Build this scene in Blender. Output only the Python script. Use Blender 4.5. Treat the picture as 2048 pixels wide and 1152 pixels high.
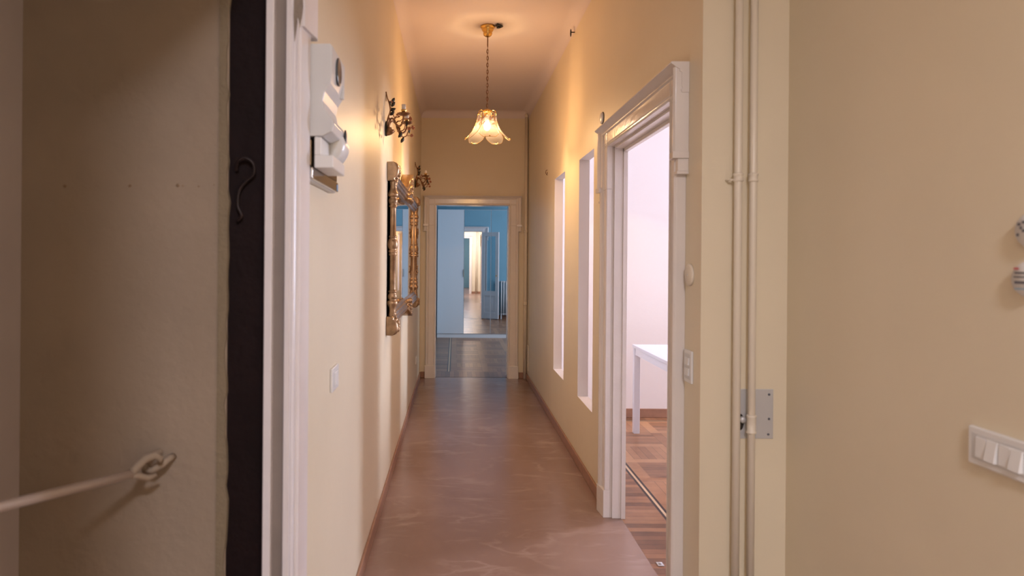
import bpy, math, random
from mathutils import Vector, Matrix
random.seed(4)
S = bpy.context.scene
for o in list(bpy.data.objects): bpy.data.objects.remove(o)
COL = S.collection
PI = math.pi

# ------------------------------------------------------------------ camera
EYE = 1.47
cd = bpy.data.cameras.new('camera'); cam = bpy.data.objects.new('camera', cd); COL.objects.link(cam)
cd.sensor_width = 36.0; cd.lens = 24.0
cd.shift_x = (1024 - 910) / 2048.0
cd.shift_y = -(576 - 516) / 2048.0
cam.location = (0, 0, EYE)
cam.rotation_euler = (PI / 2, math.radians(-0.45), 0)
cd.clip_start = 0.02
cd.dof.use_dof = True; cd.dof.focus_distance = 5.2; cd.dof.aperture_fstop = 3.0
S.camera = cam

# ------------------------------------------------------------------ view, world
S.view_settings.view_transform = 'Standard'
S.view_settings.look = 'None'
S.view_settings.gamma = 1
S.view_settings.use_curve_mapping = False
S.view_settings.exposure = 0.55
W = bpy.data.worlds.new('sky'); S.world = W; W.use_nodes = True
W.node_tree.nodes['Background'].inputs[0].default_value = (0.55, 0.68, 1.0, 1)
W.node_tree.nodes['Background'].inputs[1].default_value = 0.4

# ------------------------------------------------------------------ big lights: daylight through the windows of the rooms
def area(name, loc, rot, sx, sy, power, color, spread=180):
    l = bpy.data.lights.new(name, 'AREA'); l.shape = 'RECTANGLE'; l.size = sx; l.size_y = sy
    l.energy = power; l.color = color; l.spread = math.radians(spread)
    o = bpy.data.objects.new(name, l); o.location = loc; o.rotation_euler = rot; COL.objects.link(o); return o
DAY = (0.78, 0.82, 1.0)
area('daylight_side_room', (4.98, 5.95, 1.70), (0, PI / 2, 0), 1.7, 0.66, 145, (0.72, 0.79, 1.0))
area('daylight_blue_room', (4.22, 10.6, 1.75), (0, PI / 2, 0), 1.7, 1.6, 68, (0.78, 0.86, 1.0))
area('daylight_back_corridor', (-0.47, -6.0, 1.75), (0, -PI / 2, 0), 1.7, 1.4, 45, DAY)

# geometry constants (metres; camera at x=0, y=0)
L, R = -0.425, 0.89        # corridor side walls
YE = 8.37                  # end wall
CZ = 3.27                  # ceiling
XH = 1.202                 # right wall of the hall
YC = 2.468                 # wall return that carries the two pipes
XR = 0.965                 # side room face of the partition

# ------------------------------------------------------------------ node helpers
class V:
    def __init__(s, nt, sock): s.nt, s.s = nt, sock
    def _m(s, op, *a):
        n = s.nt.nodes.new('ShaderNodeMath'); n.operation = op
        for i, x in enumerate((s,) + a):
            if isinstance(x, V): s.nt.links.new(x.s, n.inputs[i])
            else: n.inputs[i].default_value = x
        return V(s.nt, n.outputs[0])
    def __add__(s, o): return s._m('ADD', o)
    def __sub__(s, o): return s._m('SUBTRACT', o)
    def __mul__(s, o): return s._m('MULTIPLY', o)
    def __truediv__(s, o): return s._m('DIVIDE', o)
    def __gt__(s, o): return s._m('GREATER_THAN', o)
    def __lt__(s, o): return s._m('LESS_THAN', o)
    def fmod(s, o): return s._m('FLOORED_MODULO', o)
    def floor(s): return s._m('FLOOR')
    def abs(s): return s._m('ABSOLUTE')
    def mx(s, o): return s._m('MAXIMUM', o)
    def mn(s, o): return s._m('MINIMUM', o)

def mat(name, col=(0.8, 0.8, 0.8), rough=0.5, metal=0.0, bump=0.0, bscale=60, vary=0.0, vscale=3, coat=0.0, spec=0.5):
    m = bpy.data.materials.new(name); m.use_nodes = True
    nt = m.node_tree; b = nt.nodes['Principled BSDF']
    b.inputs['Base Color'].default_value = (*col, 1)
    b.inputs['Roughness'].default_value = rough; b.inputs['Metallic'].default_value = metal
    b.inputs['Coat Weight'].default_value = coat
    b.inputs['Specular IOR Level'].default_value = spec
    tc = nt.nodes.new('ShaderNodeTexCoord')
    if vary:
        n = nt.nodes.new('ShaderNodeTexNoise'); n.inputs['Scale'].default_value = vscale; n.inputs['Detail'].default_value = 5
        nt.links.new(tc.outputs['Object'], n.inputs['Vector'])
        r = nt.nodes.new('ShaderNodeValToRGB')
        r.color_ramp.elements[0].position = 0.3; r.color_ramp.elements[1].position = 0.7
        r.color_ramp.elements[0].color = (*[c * (1 - vary) for c in col], 1)
        r.color_ramp.elements[1].color = (*[min(1, c * (1 + vary * 0.6)) for c in col], 1)
        nt.links.new(n.outputs['Fac'], r.inputs['Fac']); nt.links.new(r.outputs['Color'], b.inputs['Base Color'])
    if bump:
        n = nt.nodes.new('ShaderNodeTexNoise'); n.inputs['Scale'].default_value = bscale; n.inputs['Detail'].default_value = 4
        nt.links.new(tc.outputs['Object'], n.inputs['Vector'])
        bp = nt.nodes.new('ShaderNodeBump'); bp.inputs['Strength'].default_value = bump; bp.inputs['Distance'].default_value = 0.01
        nt.links.new(n.outputs['Fac'], bp.inputs['Height']); nt.links.new(bp.outputs['Normal'], b.inputs['Normal'])
    return m

CREAM = mat('cream_wall_paint', (0.80, 0.695, 0.515), 0.42, bump=0.12, bscale=18, vary=0.03, vscale=2)
CEIL = mat('ceiling_paint', (0.80, 0.71, 0.71), 0.8, bump=0.04, bscale=15)
WHITEW = mat('white_wall_paint', (0.84, 0.78, 0.75), 0.7, bump=0.05, bscale=40)
BLUE = mat('blue_wall_paint', (0.23, 0.45, 0.57), 0.7, bump=0.05, bscale=40, vary=0.04)
PLASTER = mat('shaded_old_plaster', (0.345, 0.262, 0.19), 0.85, bump=0.25, bscale=35, vary=0.07, vscale=4)  # plaster toned duller and darker to hold the shade of the recess
GLOSS = mat('cream_gloss_paint', (0.80, 0.73, 0.68), 0.16, bump=0.10, bscale=45, vary=0.03, vscale=7)
GLOSSW = mat('white_gloss_paint', (0.84, 0.78, 0.78), 0.3, bump=0.1, bscale=40, vary=0.04, vscale=9)
DARKW = mat('dark_wood', (0.012, 0.005, 0.005), 0.7, bump=0.3, bscale=30, vary=0.3, vscale=9, spec=0.2)
BASEB = mat('baseboard_wood', (0.36, 0.19, 0.12), 0.4, vary=0.15, vscale=14)
PIPE = mat('cream_pipe_paint', (0.80, 0.71, 0.58), 0.35, bump=0.08, bscale=50)
WHITEP = mat('white_plastic', (0.80, 0.78, 0.76), 0.3)
GREYP = mat('grey_white_plastic', (0.66, 0.65, 0.64), 0.35)
BLACK = mat('black_plastic', (0.015, 0.015, 0.017), 0.4)
DGREY = mat('dark_grey_lens', (0.07, 0.08, 0.09), 0.15)
GAP = mat('shadow_gap', (0.03, 0.025, 0.02), 0.9)
STEEL = mat('zinc_plate', (0.62, 0.62, 0.63), 0.45, 0.5, bump=0.1, bscale=80)
CHROME = mat('chrome', (0.55, 0.54, 0.53), 0.12, 1.0)
SMOKE = mat('smoked_gloss', (0.20, 0.14, 0.09), 0.06, 0.75)
GOLD = mat('antique_gold', (0.37, 0.235, 0.13), 0.34, 0.7, bump=0.06, bscale=70, vary=0.35, vscale=22)
SILVERW = mat('silver_brown_leaf', (0.36, 0.28, 0.25), 0.34, 0.6, bump=0.03, bscale=50, vary=0.3, vscale=14)
BRASS = mat('brass', (0.72, 0.46, 0.14), 0.22, 1.0)
BRONZE = mat('bronze_chain', (0.20, 0.10, 0.05), 0.4, 0.8)
SCONCE = mat('gilded_iron', (0.30, 0.15, 0.065), 0.42, 0.7, vary=0.4, vscale=60)
LEAF = mat('dark_green_leaf_metal', (0.055, 0.050, 0.040), 0.4, 0.6, vary=0.3, vscale=60)
ROSE = mat('copper_flower_metal', (0.40, 0.15, 0.07), 0.45, 0.6)
CANDLE = mat('ivory_sleeve', (0.78, 0.72, 0.66), 0.4)
MIRROR = mat('mirror_glass', (0.93, 0.94, 0.95), 0.0, 1.0)
WARD = mat('white_laminate', (0.78, 0.80, 0.84), 0.35)
TABLEW = mat('white_table', (0.82, 0.83, 0.88), 0.35)
RADW = mat('radiator_enamel', (0.82, 0.83, 0.85), 0.3)
REDM = mat('red_mark', (0.6, 0.06, 0.08), 0.5)
INK = mat('grey_ink', (0.13, 0.13, 0.15), 0.6)
CYANM = mat('pale_blue_mark', (0.35, 0.5, 0.6), 0.5)
RUST = mat('dirty_gap', (0.10, 0.065, 0.04), 0.9)
BLUEL = mat('blue_sticker', (0.08, 0.25, 0.5), 0.4)
STAIN = mat('old_brown_stain', (0.26, 0.17, 0.10), 0.9)

def glass_mat():
    m = bpy.data.materials.new('clear_glass'); m.use_nodes = True; nt = m.node_tree
    nt.nodes.remove(nt.nodes['Principled BSDF']); out = nt.nodes['Material Output']
    t = nt.nodes.new('ShaderNodeBsdfTransparent'); g = nt.nodes.new('ShaderNodeBsdfGlossy')
    t.inputs[0].default_value = (0.86, 0.9, 0.92, 1); g.inputs['Roughness'].default_value = 0.02
    f = nt.nodes.new('ShaderNodeFresnel'); f.inputs[0].default_value = 1.5
    mx = nt.nodes.new('ShaderNodeMixShader')
    nt.links.new(f.outputs[0], mx.inputs[0]); nt.links.new(t.outputs[0], mx.inputs[1]); nt.links.new(g.outputs[0], mx.inputs[2])
    nt.links.new(mx.outputs[0], out.inputs[0]); return m
GLASS = glass_mat()

def petal_mat():
    m = bpy.data.materials.new('frosted_petal_glass'); m.use_nodes = True; nt = m.node_tree
    out = nt.nodes['Material Output']; p = nt.nodes['Principled BSDF']
    uv = nt.nodes.new('ShaderNodeUVMap'); sp = nt.nodes.new('ShaderNodeSeparateXYZ'); nt.links.new(uv.outputs[0], sp.inputs[0])
    u, v = V(nt, sp.outputs[0]), V(nt, sp.outputs[1])
    a = (u * 3.0).fmod(1.0); b = (v * 6.5).fmod(1.0)
    tri = ((a + b) > 1.0)
    par = (((u * 3.0).floor() + (v * 6.5).floor()).fmod(2.0) > 0.5)
    ck = (tri - par).abs() * (v < 0.46)
    line = ((u * 6.0).fmod(1.0) < 0.07) * (v > 0.5)
    mask = ck.mx(line * 0.6)
    mc = nt.nodes.new('ShaderNodeMix'); mc.data_type = 'RGBA'
    nt.links.new(mask.s, mc.inputs[0])
    mc.inputs[6].default_value = (0.13, 0.125, 0.13, 1); mc.inputs[7].default_value = (0.05, 0.030, 0.022, 1)
    tl = nt.nodes.new('ShaderNodeBsdfTranslucent'); tr = nt.nodes.new('ShaderNodeBsdfTransparent')
    tr.inputs[0].default_value = (0.93, 0.88, 0.85, 1); nt.links.new(mc.outputs[2], p.inputs['Base Color']); nt.links.new(mc.outputs[2], tl.inputs[0])
    p.inputs['Roughness'].default_value = 0.3
    m1 = nt.nodes.new('ShaderNodeMixShader'); m1.inputs[0].default_value = 0.5
    nt.links.new(p.outputs[0], m1.inputs[1]); nt.links.new(tl.outputs[0], m1.inputs[2])
    m2 = nt.nodes.new('ShaderNodeMixShader'); m2.inputs[0].default_value = 0.78
    nt.links.new(m1.outputs[0], m2.inputs[1]); nt.links.new(tr.outputs[0], m2.inputs[2])
    nt.links.new(m2.outputs[0], out.inputs[0]); return m
PETAL = petal_mat()

def emis(name, col, st):
    m = bpy.data.materials.new(name); m.use_nodes = True; b = m.node_tree.nodes['Principled BSDF']
    b.inputs['Emission Color'].default_value = (*col, 1); b.inputs['Emission Strength'].default_value = st; return m
BULB = emis('lit_bulb', (1.0, 0.90, 0.75), 60)
GLOBE = emis('added_lamp_glow', (1.0, 0.93, 0.9), 3)  # glowing cover of the added hall lamp

def resin_mat():
    m = bpy.data.materials.new('polished_resin_floor'); m.use_nodes = True; nt = m.node_tree; b = nt.nodes['Principled BSDF']
    tc = nt.nodes.new('ShaderNodeTexCoord')
    mp = nt.nodes.new('ShaderNodeMapping'); mp.inputs['Scale'].default_value = (1.0, 0.6, 1); nt.links.new(tc.outputs['Object'], mp.inputs[0])
    n1 = nt.nodes.new('ShaderNodeTexNoise'); n1.inputs['Scale'].default_value = 1.6; n1.inputs['Detail'].default_value = 5; n1.inputs['Distortion'].default_value = 0.8
    nt.links.new(mp.outputs[0], n1.inputs['Vector'])
    r1 = nt.nodes.new('ShaderNodeValToRGB'); e = r1.color_ramp.elements
    e[0].position = 0.3; e[0].color = (0.255, 0.148, 0.105, 1); e[1].position = 0.72; e[1].color = (0.335, 0.215, 0.170, 1)
    nt.links.new(n1.outputs['Fac'], r1.inputs['Fac'])
    # pale trowel wisps: thin bands where a distorted noise crosses its middle value
    mp2 = nt.nodes.new('ShaderNodeMapping'); mp2.inputs['Scale'].default_value = (1.0, 2.3, 1); mp2.inputs['Rotation'].default_value = (0, 0, 0.25)
    nt.links.new(tc.outputs['Object'], mp2.inputs[0])
    n2 = nt.nodes.new('ShaderNodeTexNoise'); n2.inputs['Scale'].default_value = 1.5; n2.inputs['Detail'].default_value = 5; n2.inputs['Roughness'].default_value = 0.5; n2.inputs['Distortion'].default_value = 0.5
    nt.links.new(mp2.outputs[0], n2.inputs['Vector'])
    rv = nt.nodes.new('ShaderNodeValToRGB'); q = rv.color_ramp.elements
    q[0].position = 0.462; q[0].color = (0, 0, 0, 1); q[1].position = 0.538; q[1].color = (0, 0, 0, 1)
    qq = rv.color_ramp.elements.new(0.5); qq.color = (1, 1, 1, 1)
    nt.links.new(n2.outputs['Fac'], rv.inputs['Fac'])
    n3 = nt.nodes.new('ShaderNodeTexNoise'); n3.inputs['Scale'].default_value = 2.4; n3.inputs['Detail'].default_value = 3
    nt.links.new(tc.outputs['Object'], n3.inputs['Vector'])
    gate = ((V(nt, n3.outputs['Fac']) - 0.44) * 5.0).mx(0.0).mn(1.0)
    n5 = nt.nodes.new('ShaderNodeTexNoise'); n5.inputs['Scale'].default_value = 3.2; n5.inputs['Detail'].default_value = 8; n5.inputs['Roughness'].default_value = 0.65; n5.inputs['Distortion'].default_value = 0.9
    nt.links.new(mp2.outputs[0], n5.inputs['Vector'])
    fine = ((V(nt, n5.outputs['Fac']) - 0.55) * 5.0).mx(0.0).mn(1.0)
    fac = (V(nt, rv.outputs['Color']) * gate * 0.26 + fine * 0.22).mn(0.45)
    mc = nt.nodes.new('ShaderNodeMix'); mc.data_type = 'RGBA'
    nt.links.new(fac.s, mc.inputs[0]); nt.links.new(r1.outputs[0], mc.inputs[6]); mc.inputs[7].default_value = (0.58, 0.43, 0.36, 1)
    nt.links.new(mc.outputs[2], b.inputs['Base Color'])
    b.inputs['Roughness'].default_value = 0.25
    return m

def parquet_mat(name, xb, y0, y1, base_rough=0.22):
    """border band for x<xb, y<y0, y>y1; inlaid line along the band; lattice of strips with slatted blocks inside"""
    m = bpy.data.materials.new(name); m.use_nodes = True; nt = m.node_tree; b = nt.nodes['Principled BSDF']
    tc = nt.nodes.new('ShaderNodeTexCoord'); sp = nt.nodes.new('ShaderNodeSeparateXYZ'); nt.links.new(tc.outputs['Object'], sp.inputs[0])
    x, y = V(nt, sp.outputs[0]), V(nt, sp.outputs[1])
    C = 0.42; st = 0.085
    u = (x - xb).fmod(C); v = (y - y1).fmod(C)
    iu = ((x - xb) / C).floor(); iv = ((y - y1) / C).floor()
    par = (iu + iv).fmod(2.0) > 0.5
    strip = (u < st).mx(v < st)
    su = (u < st)
    # slats inside the block
    slx = ((u - st) / 0.056).floor(); sly = ((v - st) / 0.056).floor()
    sid = sly + (slx - sly) * par
    yb = (y < y0).mx(y > y1); xbnd = (x < xb)
    band_id = (y / 0.055).floor()
    band_id2 = (x / 0.055).floor()
    band = xbnd.mx(yb)
    bid = band_id + (band_id2 - band_id) * yb
    # random tone per slat
    def rnd(a, bb, c):
        cx = nt.nodes.new('ShaderNodeCombineXYZ')
        for i, q in enumerate((a, bb, c)):
            if isinstance(q, V): nt.links.new(q.s, cx.inputs[i])
            else: cx.inputs[i].default_value = q
        w = nt.nodes.new('ShaderNodeTexWhiteNoise'); w.noise_dimensions = '3D'; nt.links.new(cx.outputs[0], w.inputs['Vector']); return V(nt, w.outputs['Value'])
    rb = rnd(sid + 3.0, iu, iv); rs = rnd(iu, iv, su + 7.0); rd = rnd(bid, 3.3, 1.0)
    tone_in = rb * 0.42 + par * 0.10 + 0.27
    tone_st = rs * 0.40 + 0.48
    tin = tone_in + (tone_st - tone_in) * strip
    tone = tin + ((rd * 0.5 + 0.15) - tin) * band
    # grain
    g = nt.nodes.new('ShaderNodeTexNoise'); g.inputs['Scale'].default_value = 14; g.inputs['Detail'].default_value = 5
    nt.links.new(tc.outputs['Object'], g.inputs['Vector'])
    tone = tone + (V(nt, g.outputs['Fac']) - 0.5) * 0.35
    rp = nt.nodes.new('ShaderNodeValToRGB'); e = rp.color_ramp.elements
    e[0].position = 0.0; e[0].color = (0.095, 0.042, 0.022, 1); e[1].position = 1.0; e[1].color = (0.52, 0.27, 0.13, 1)
    k = rp.color_ramp.elements.new(0.5); k.color = (0.30, 0.138, 0.066, 1)
    nt.links.new(tone.s, rp.inputs['Fac'])
    # seams
    seam = ((y.fmod(0.055) < 0.003) * xbnd).mx((x.fmod(0.055) < 0.003) * yb)
    seam_in = (((v - st).fmod(0.056) < 0.003) * (par < 0.5)).mx(((u - st).fmod(0.056) < 0.003) * par) * (strip < 0.5)
    seam_in = seam_in.mx((u < 0.003).mx(v < 0.003)) * (band < 0.5)
    # inlay: dark, pale, dark lines centred on the band edge
    dx = (x - xb + 0.02).abs(); dy = (y - y1 - 0.02).abs(); dy0 = (y - y0 + 0.02).abs()
    inx = (y > y0) * (y < y1)
    dark = ((dx < 0.024) * inx).mx((dy < 0.02) * (x > xb))
    pale = ((dx < 0.008) * inx).mx((dy < 0.006) * (x > xb))
    def mixc(fac, a, col):
        mm = nt.nodes.new('ShaderNodeMix'); mm.data_type = 'RGBA'; nt.links.new(fac.s, mm.inputs[0]); nt.links.new(a, mm.inputs[6]); mm.inputs[7].default_value = (*col, 1); return mm.outputs[2]
    c = mixc(seam.mx(seam_in) * 0.7, rp.outputs[0], (0.05, 0.02, 0.012))
    c = mixc(dark, c, (0.030, 0.016, 0.016)); c = mixc(pale, c, (0.62, 0.42, 0.24))
    nt.links.new(c, b.inputs['Base Color'])
    b.inputs['Roughness'].default_value = base_rough; b.inputs['Specular IOR Level'].default_value = 0.3
    return m
RESIN = resin_mat()
PARQ1 = parquet_mat('parquet_side_room', 1.245, -50, 6.20, 0.3)
PARQ2 = parquet_mat('parquet_blue_room', -0.05, 8.84, 12.9, 0.30)

# ------------------------------------------------------------------ mesh helpers
class MB:
    def __init__(s): s.v = []; s.f = []; s.m = []; s.sm = []
    def add(s, vs, fs, mi=0, smooth=False):
        n = len(s.v); s.v += [tuple(p) for p in vs]
        for f in fs: s.f.append(tuple(n + i for i in f)); s.m.append(mi); s.sm.append(smooth)
        return s
    def box(s, a, b, mi=0, mats=None):
        (x0, y0, z0), (x1, y1, z1) = [min(p, q) for p, q in zip(a, b)], [max(p, q) for p, q in zip(a, b)]
        v = [(x0, y0, z0), (x1, y0, z0), (x1, y1, z0), (x0, y1, z0), (x0, y0, z1), (x1, y0, z1), (x1, y1, z1), (x0, y1, z1)]
        fs = {'-z': (0, 3, 2, 1), '+z': (4, 5, 6, 7), '-y': (0, 1, 5, 4), '+x': (1, 2, 6, 5), '+y': (2, 3, 7, 6), '-x': (3, 0, 4, 7)}
        n = len(s.v); s.v += v
        for k, f in fs.items():
            s.f.append(tuple(n + i for i in f)); s.m.append((mats or {}).get(k, mi)); s.sm.append(False)
        return s
    def rings(s, rings, mi=0, smooth=True, caps=True, closed=False):
        k = len(rings[0]); n = len(s.v)
        for r in rings: s.v += [tuple(p) for p in r]
        R_ = len(rings)
        for i in range(R_ if closed else R_ - 1):
            j = (i + 1) % R_
            for q in range(k):
                q2 = (q + 1) % k
                s.f.append((n + i * k + q, n + i * k + q2, n + j * k + q2, n + j * k + q)); s.m.append(mi); s.sm.append(smooth)
        if caps and not closed:
            s.f.append(tuple(n + q for q in range(k))[::-1]); s.m.append(mi); s.sm.append(False)
            s.f.append(tuple(n + (R_ - 1) * k + q for q in range(k))); s.m.append(mi); s.sm.append(False)
        return s
    def tube(s, pts, r, k=8, mi=0, closed=False):
        pts = [Vector(p) for p in pts]; n = len(pts); rs = r if isinstance(r, (list, tuple)) else [r] * n
        rings = []; up = None
        for i, p in enumerate(pts):
            if closed: d = pts[(i + 1) % n] - pts[i - 1]
            else: d = pts[min(i + 1, n - 1)] - pts[max(i - 1, 0)]
            d.normalize()
            if up is None: up = Vector((0, 0, 1)) if abs(d.z) < 0.9 else Vector((1, 0, 0))
            a = d.cross(up).normalized(); b = a.cross(d).normalized(); up = b
            rings.append([p + (a * math.cos(2 * PI * q / k) + b * math.sin(2 * PI * q / k)) * rs[i] for q in range(k)])
        return s.rings(rings, mi, True, True, closed)
    def curve(s, pts, r, k=8, n=5):
        P = [Vector(p) for p in pts]; rs = r if isinstance(r, (list, tuple)) else [r] * len(P); out = []; ro = []
        for i in range(len(P) - 1):
            p0, p1, p2, p3 = P[max(i - 1, 0)], P[i], P[i + 1], P[min(i + 2, len(P) - 1)]
            for j in range(n):
                t = j / n
                out.append(0.5 * ((2 * p1) + (p2 - p0) * t + (2 * p0 - 5 * p1 + 4 * p2 - p3) * t * t + (3 * p1 - p0 - 3 * p2 + p3) * t ** 3)); ro.append(rs[i] + (rs[i + 1] - rs[i]) * t)
        out.append(P[-1]); ro.append(rs[-1])
        return s.tube(out, ro, k)
    def lathe(s, prof, c=(0, 0, 0), k=20, mi=0, axis='z', smooth=True):
        rings = []
        for r, h in prof:
            ring = []
            for q in range(k):
                a = 2 * PI * q / k; p = (max(r, 1e-4) * math.cos(a), max(r, 1e-4) * math.sin(a), h)
                if axis == 'x': p = (p[2], p[0], p[1])
                if axis == 'y': p = (p[1], p[2], p[0])
                ring.append((c[0] + p[0], c[1] + p[1], c[2] + p[2]))
            rings.append(ring)
        return s.rings(rings, mi, smooth)
    def ell(s, c, r, k=8, h=6, mi=0, rot=None):
        rings = []
        for i in range(h + 1):
            t = -PI / 2 + PI * i / h; t = max(min(t, PI / 2 - 0.08), -PI / 2 + 0.08)
            ring = []
            for q in range(k):
                a = 2 * PI * q / k; p = Vector((r[0] * math.cos(t) * math.cos(a), r[1] * math.cos(t) * math.sin(a), r[2] * math.sin(t)))
                if rot: p = rot @ p
                ring.append(p + Vector(c))
            rings.append(ring)
        return s.rings(rings, mi)
    def extrude(s, poly, a, b, f, mi=0, smooth=False):
        """poly in 2-D, f(p, t) -> 3-D point, at t=a and t=b"""
        return s.rings([[f(p, a) for p in poly], [f(p, b) for p in poly]], mi, smooth)
    def build(s, name, mats, parent=None, bevel=0.0, loc=None):
        if not isinstance(mats, (list, tuple)): mats = [mats]
        me = bpy.data.meshes.new(name)
        if loc: s.v = [(p[0] - loc[0], p[1] - loc[1], p[2] - loc[2]) for p in s.v]
        me.from_pydata(s.v, [], s.f)
        for m in mats: me.materials.append(m)
        for p, mi, sm in zip(me.polygons, s.m, s.sm): p.material_index = mi; p.use_smooth = sm
        import bmesh
        bm = bmesh.new(); bm.from_mesh(me); bmesh.ops.recalc_face_normals(bm, faces=bm.faces); bm.to_mesh(me); bm.free()
        o = bpy.data.objects.new(name, me); COL.objects.link(o)
        if loc: o.location = loc
        if parent: o.parent = parent
        if bevel:
            b = o.modifiers.new('bevel', 'BEVEL'); b.width = bevel; b.segments = 2; b.limit_method = 'ANGLE'; b.harden_normals = False
        return o
def st(o): o['kind'] = 'structure'; return o
def tag(o, label, cat, group=None):
    o['label'] = label; o['category'] = cat
    if group: o['group'] = group
    return o
def empty(name, loc, label, cat, group=None):
    o = bpy.data.objects.new(name, None); o.location = loc; o.empty_display_size = 0.05; COL.objects.link(o); return tag(o, label, cat, group)
def copy_tree(o, parent=None):
    c = o.copy(); COL.objects.link(c)
    if parent: c.parent = parent
    for ch in list(o.children): copy_tree(ch, c)
    return c

def holed(mb, u, v, holes, f, t, mi_a, mi_b, mi_r):
    """wall slab with rectangular holes; f(u,v,w) w=0 front, w=t back"""
    us = sorted({u[0], u[1], *[h[0] for h in holes], *[h[1] for h in holes]}); us = [a for a in us if u[0] <= a <= u[1]]
    vs = sorted({v[0], v[1], *[h[2] for h in holes], *[h[3] for h in holes]}); vs = [a for a in vs if v[0] <= a <= v[1]]
    solid = lambda i, j: 0 <= i < len(us) - 1 and 0 <= j < len(vs) - 1 and not any(h[0] < (us[i] + us[i + 1]) / 2 < h[1] and h[2] < (vs[j] + vs[j + 1]) / 2 < h[3] for h in holes)
    idx = {}
    def vid(i, j, w):
        k = (i, j, w)
        if k not in idx: idx[k] = len(mb.v); mb.v.append(f(us[i], vs[j], w))
        return idx[k]
    def face(q, mi): mb.f.append(tuple(q)); mb.m.append(mi); mb.sm.append(False)
    for i in range(len(us) - 1):
        for j in range(len(vs) - 1):
            if not solid(i, j): continue
            face([vid(i, j, 0), vid(i + 1, j, 0), vid(i + 1, j + 1, 0), vid(i, j + 1, 0)], mi_a)
            face([vid(i, j, t), vid(i, j + 1, t), vid(i + 1, j + 1, t), vid(i + 1, j, t)], mi_b)
            for (di, dj, e) in ((-1, 0, ((i, j), (i, j + 1))), (1, 0, ((i + 1, j + 1), (i + 1, j))), (0, -1, ((i + 1, j), (i, j))), (0, 1, ((i, j + 1), (i + 1, j + 1)))):
                if not solid(i + di, j + dj):
                    (a, b), (c, d) = e; face([vid(a, b, 0), vid(c, d, 0), vid(c, d, t), vid(a, b, t)], mi_r)

# ------------------------------------------------------------------ SETTING
f = MB(); f.box((-1.3, 2.5, -0.1), (0.955, 8.42, 0)); f.box((-1.3, -9.2, -0.1), (1.4, 2.5, 0)); st(f.build('floor', RESIN))
f = MB(); f.box((0.955, 2.5, -0.1), (5.2, 6.5, 0)); st(f.build('floor_side_room', PARQ1))
f = MB(); f.box((-0.6, 8.42, -0.1), (4.5, 13.5, 0)); st(f.build('floor_blue_room', PARQ2))
f = MB(); f.box((-1.3, -9.2, CZ), (5.2, 13.5, CZ + 0.1))
r = 0.085
def cove(mb, p0, p1, n):      # concave moulding between wall and ceiling, n = direction away from the wall
    pr = [(0, 0)] + [(r - r * math.cos(a), -r + r * math.sin(a)) for a in [PI / 2 * (1 - i / 16) for i in range(17)]]
    p0, p1, n = Vector(p0), Vector(p1), Vector(n)
    mb.rings([[p0 + n * a + Vector((0, 0, b)) for a, b in pr], [p1 + n * a + Vector((0, 0, b)) for a, b in pr]], 0, False)
cove(f, (L, -3.2, CZ), (L, YE, CZ), (1, 0, 0)); cove(f, (R, YC, CZ), (R, YE, CZ), (-1, 0, 0)); cove(f, (L, YE, CZ), (R, YE, CZ), (0, -1, 0))
st(f.build('ceiling', CEIL))

SL = [(4.395, 4.917, 0.482, 2.183), (5.555, 6.125, 0.482, 2.183)]      # two tall slots in the partition
DR = (2.755, 3.885, 0.0, 2.11)
f = MB(); holed(f, (YC + 0.14, YE), (0, CZ), SL + [DR], lambda a, b, w: (R + w, a, b), XR - R, 0, 1, 2)
st(f.build('wall_right', [CREAM, WHITEW, mat('slot_reveal_shade', (0.70, 0.63, 0.57), 0.6)]))  # slot reveals get a duller tone that paints in their shade
f = MB(); f.box((R, YC, 0), (XH + 0.12, YC + 0.14, CZ), 0, {'+y': 1}); st(f.build('wall_return', [CREAM, WHITEW]))
f = MB(); f.box((XH, -3.3, 0), (XH + 0.12, YC, CZ)); st(f.build('wall_hall_right', CREAM))
f = MB(); holed(f, (-3.3, YE), (0, CZ), [(0.55, 1.76, 0, 2.32)], lambda a, b, w: (L - w, a, b), 0.06, 0, 0, 2); 
st(f.build('wall_left', [CREAM, PLASTER, GLOSSW]))
DE = (-0.24, 0.662, 0.0, 2.115)
f = MB(); holed(f, (-0.62, XR + 0.3), (0, CZ), [DE], lambda a, b, w: (a, YE + w, b), 0.13, 0, 1, 2)
f.box((XR + 0.3, YE + 0.0, 0), (4.5, YE + 0.13, CZ), 1)
st(f.build('wall_end', [CREAM, BLUE, GLOSS]))
# side room shell, with a window in its outer wall
f = MB(); f.box((XR, 6.35, 0), (5.2, 6.5, CZ)); st(f.build('wall_side_room_far', WHITEW))
f = MB(); f.box((XH + 0.12, YC, 0), (5.2, YC + 0.14, CZ)); st(f.build('wall_side_room_near', WHITEW))
f = MB(); holed(f, (YC, 6.5), (0, CZ), [(5.6, 6.3, 0.80, 2.60)], lambda a, b, w: (5.0 + w, a, b), 0.2, 0, 0, 0); st(f.build('wall_side_room_outer', WHITEW))
# blue room shell
f = MB(); f.box((-0.6, 13.2, 0), (4.5, 13.4, CZ)); st(f.build('wall_blue_room_far', BLUE))
f = MB(); f.box((-0.5, YE + 0.13, 0), (-0.355, 13.2, CZ)); st(f.build('wall_blue_room_left', BLUE))
f = MB(); holed(f, (YE, 13.4), (0, CZ), [(9.8, 11.4, 0.85, 2.65)], lambda a, b, w: (4.25 + w, a, b), 0.2, 0, 0, 0); st(f.build('wall_blue_room_outer', BLUE))
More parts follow.
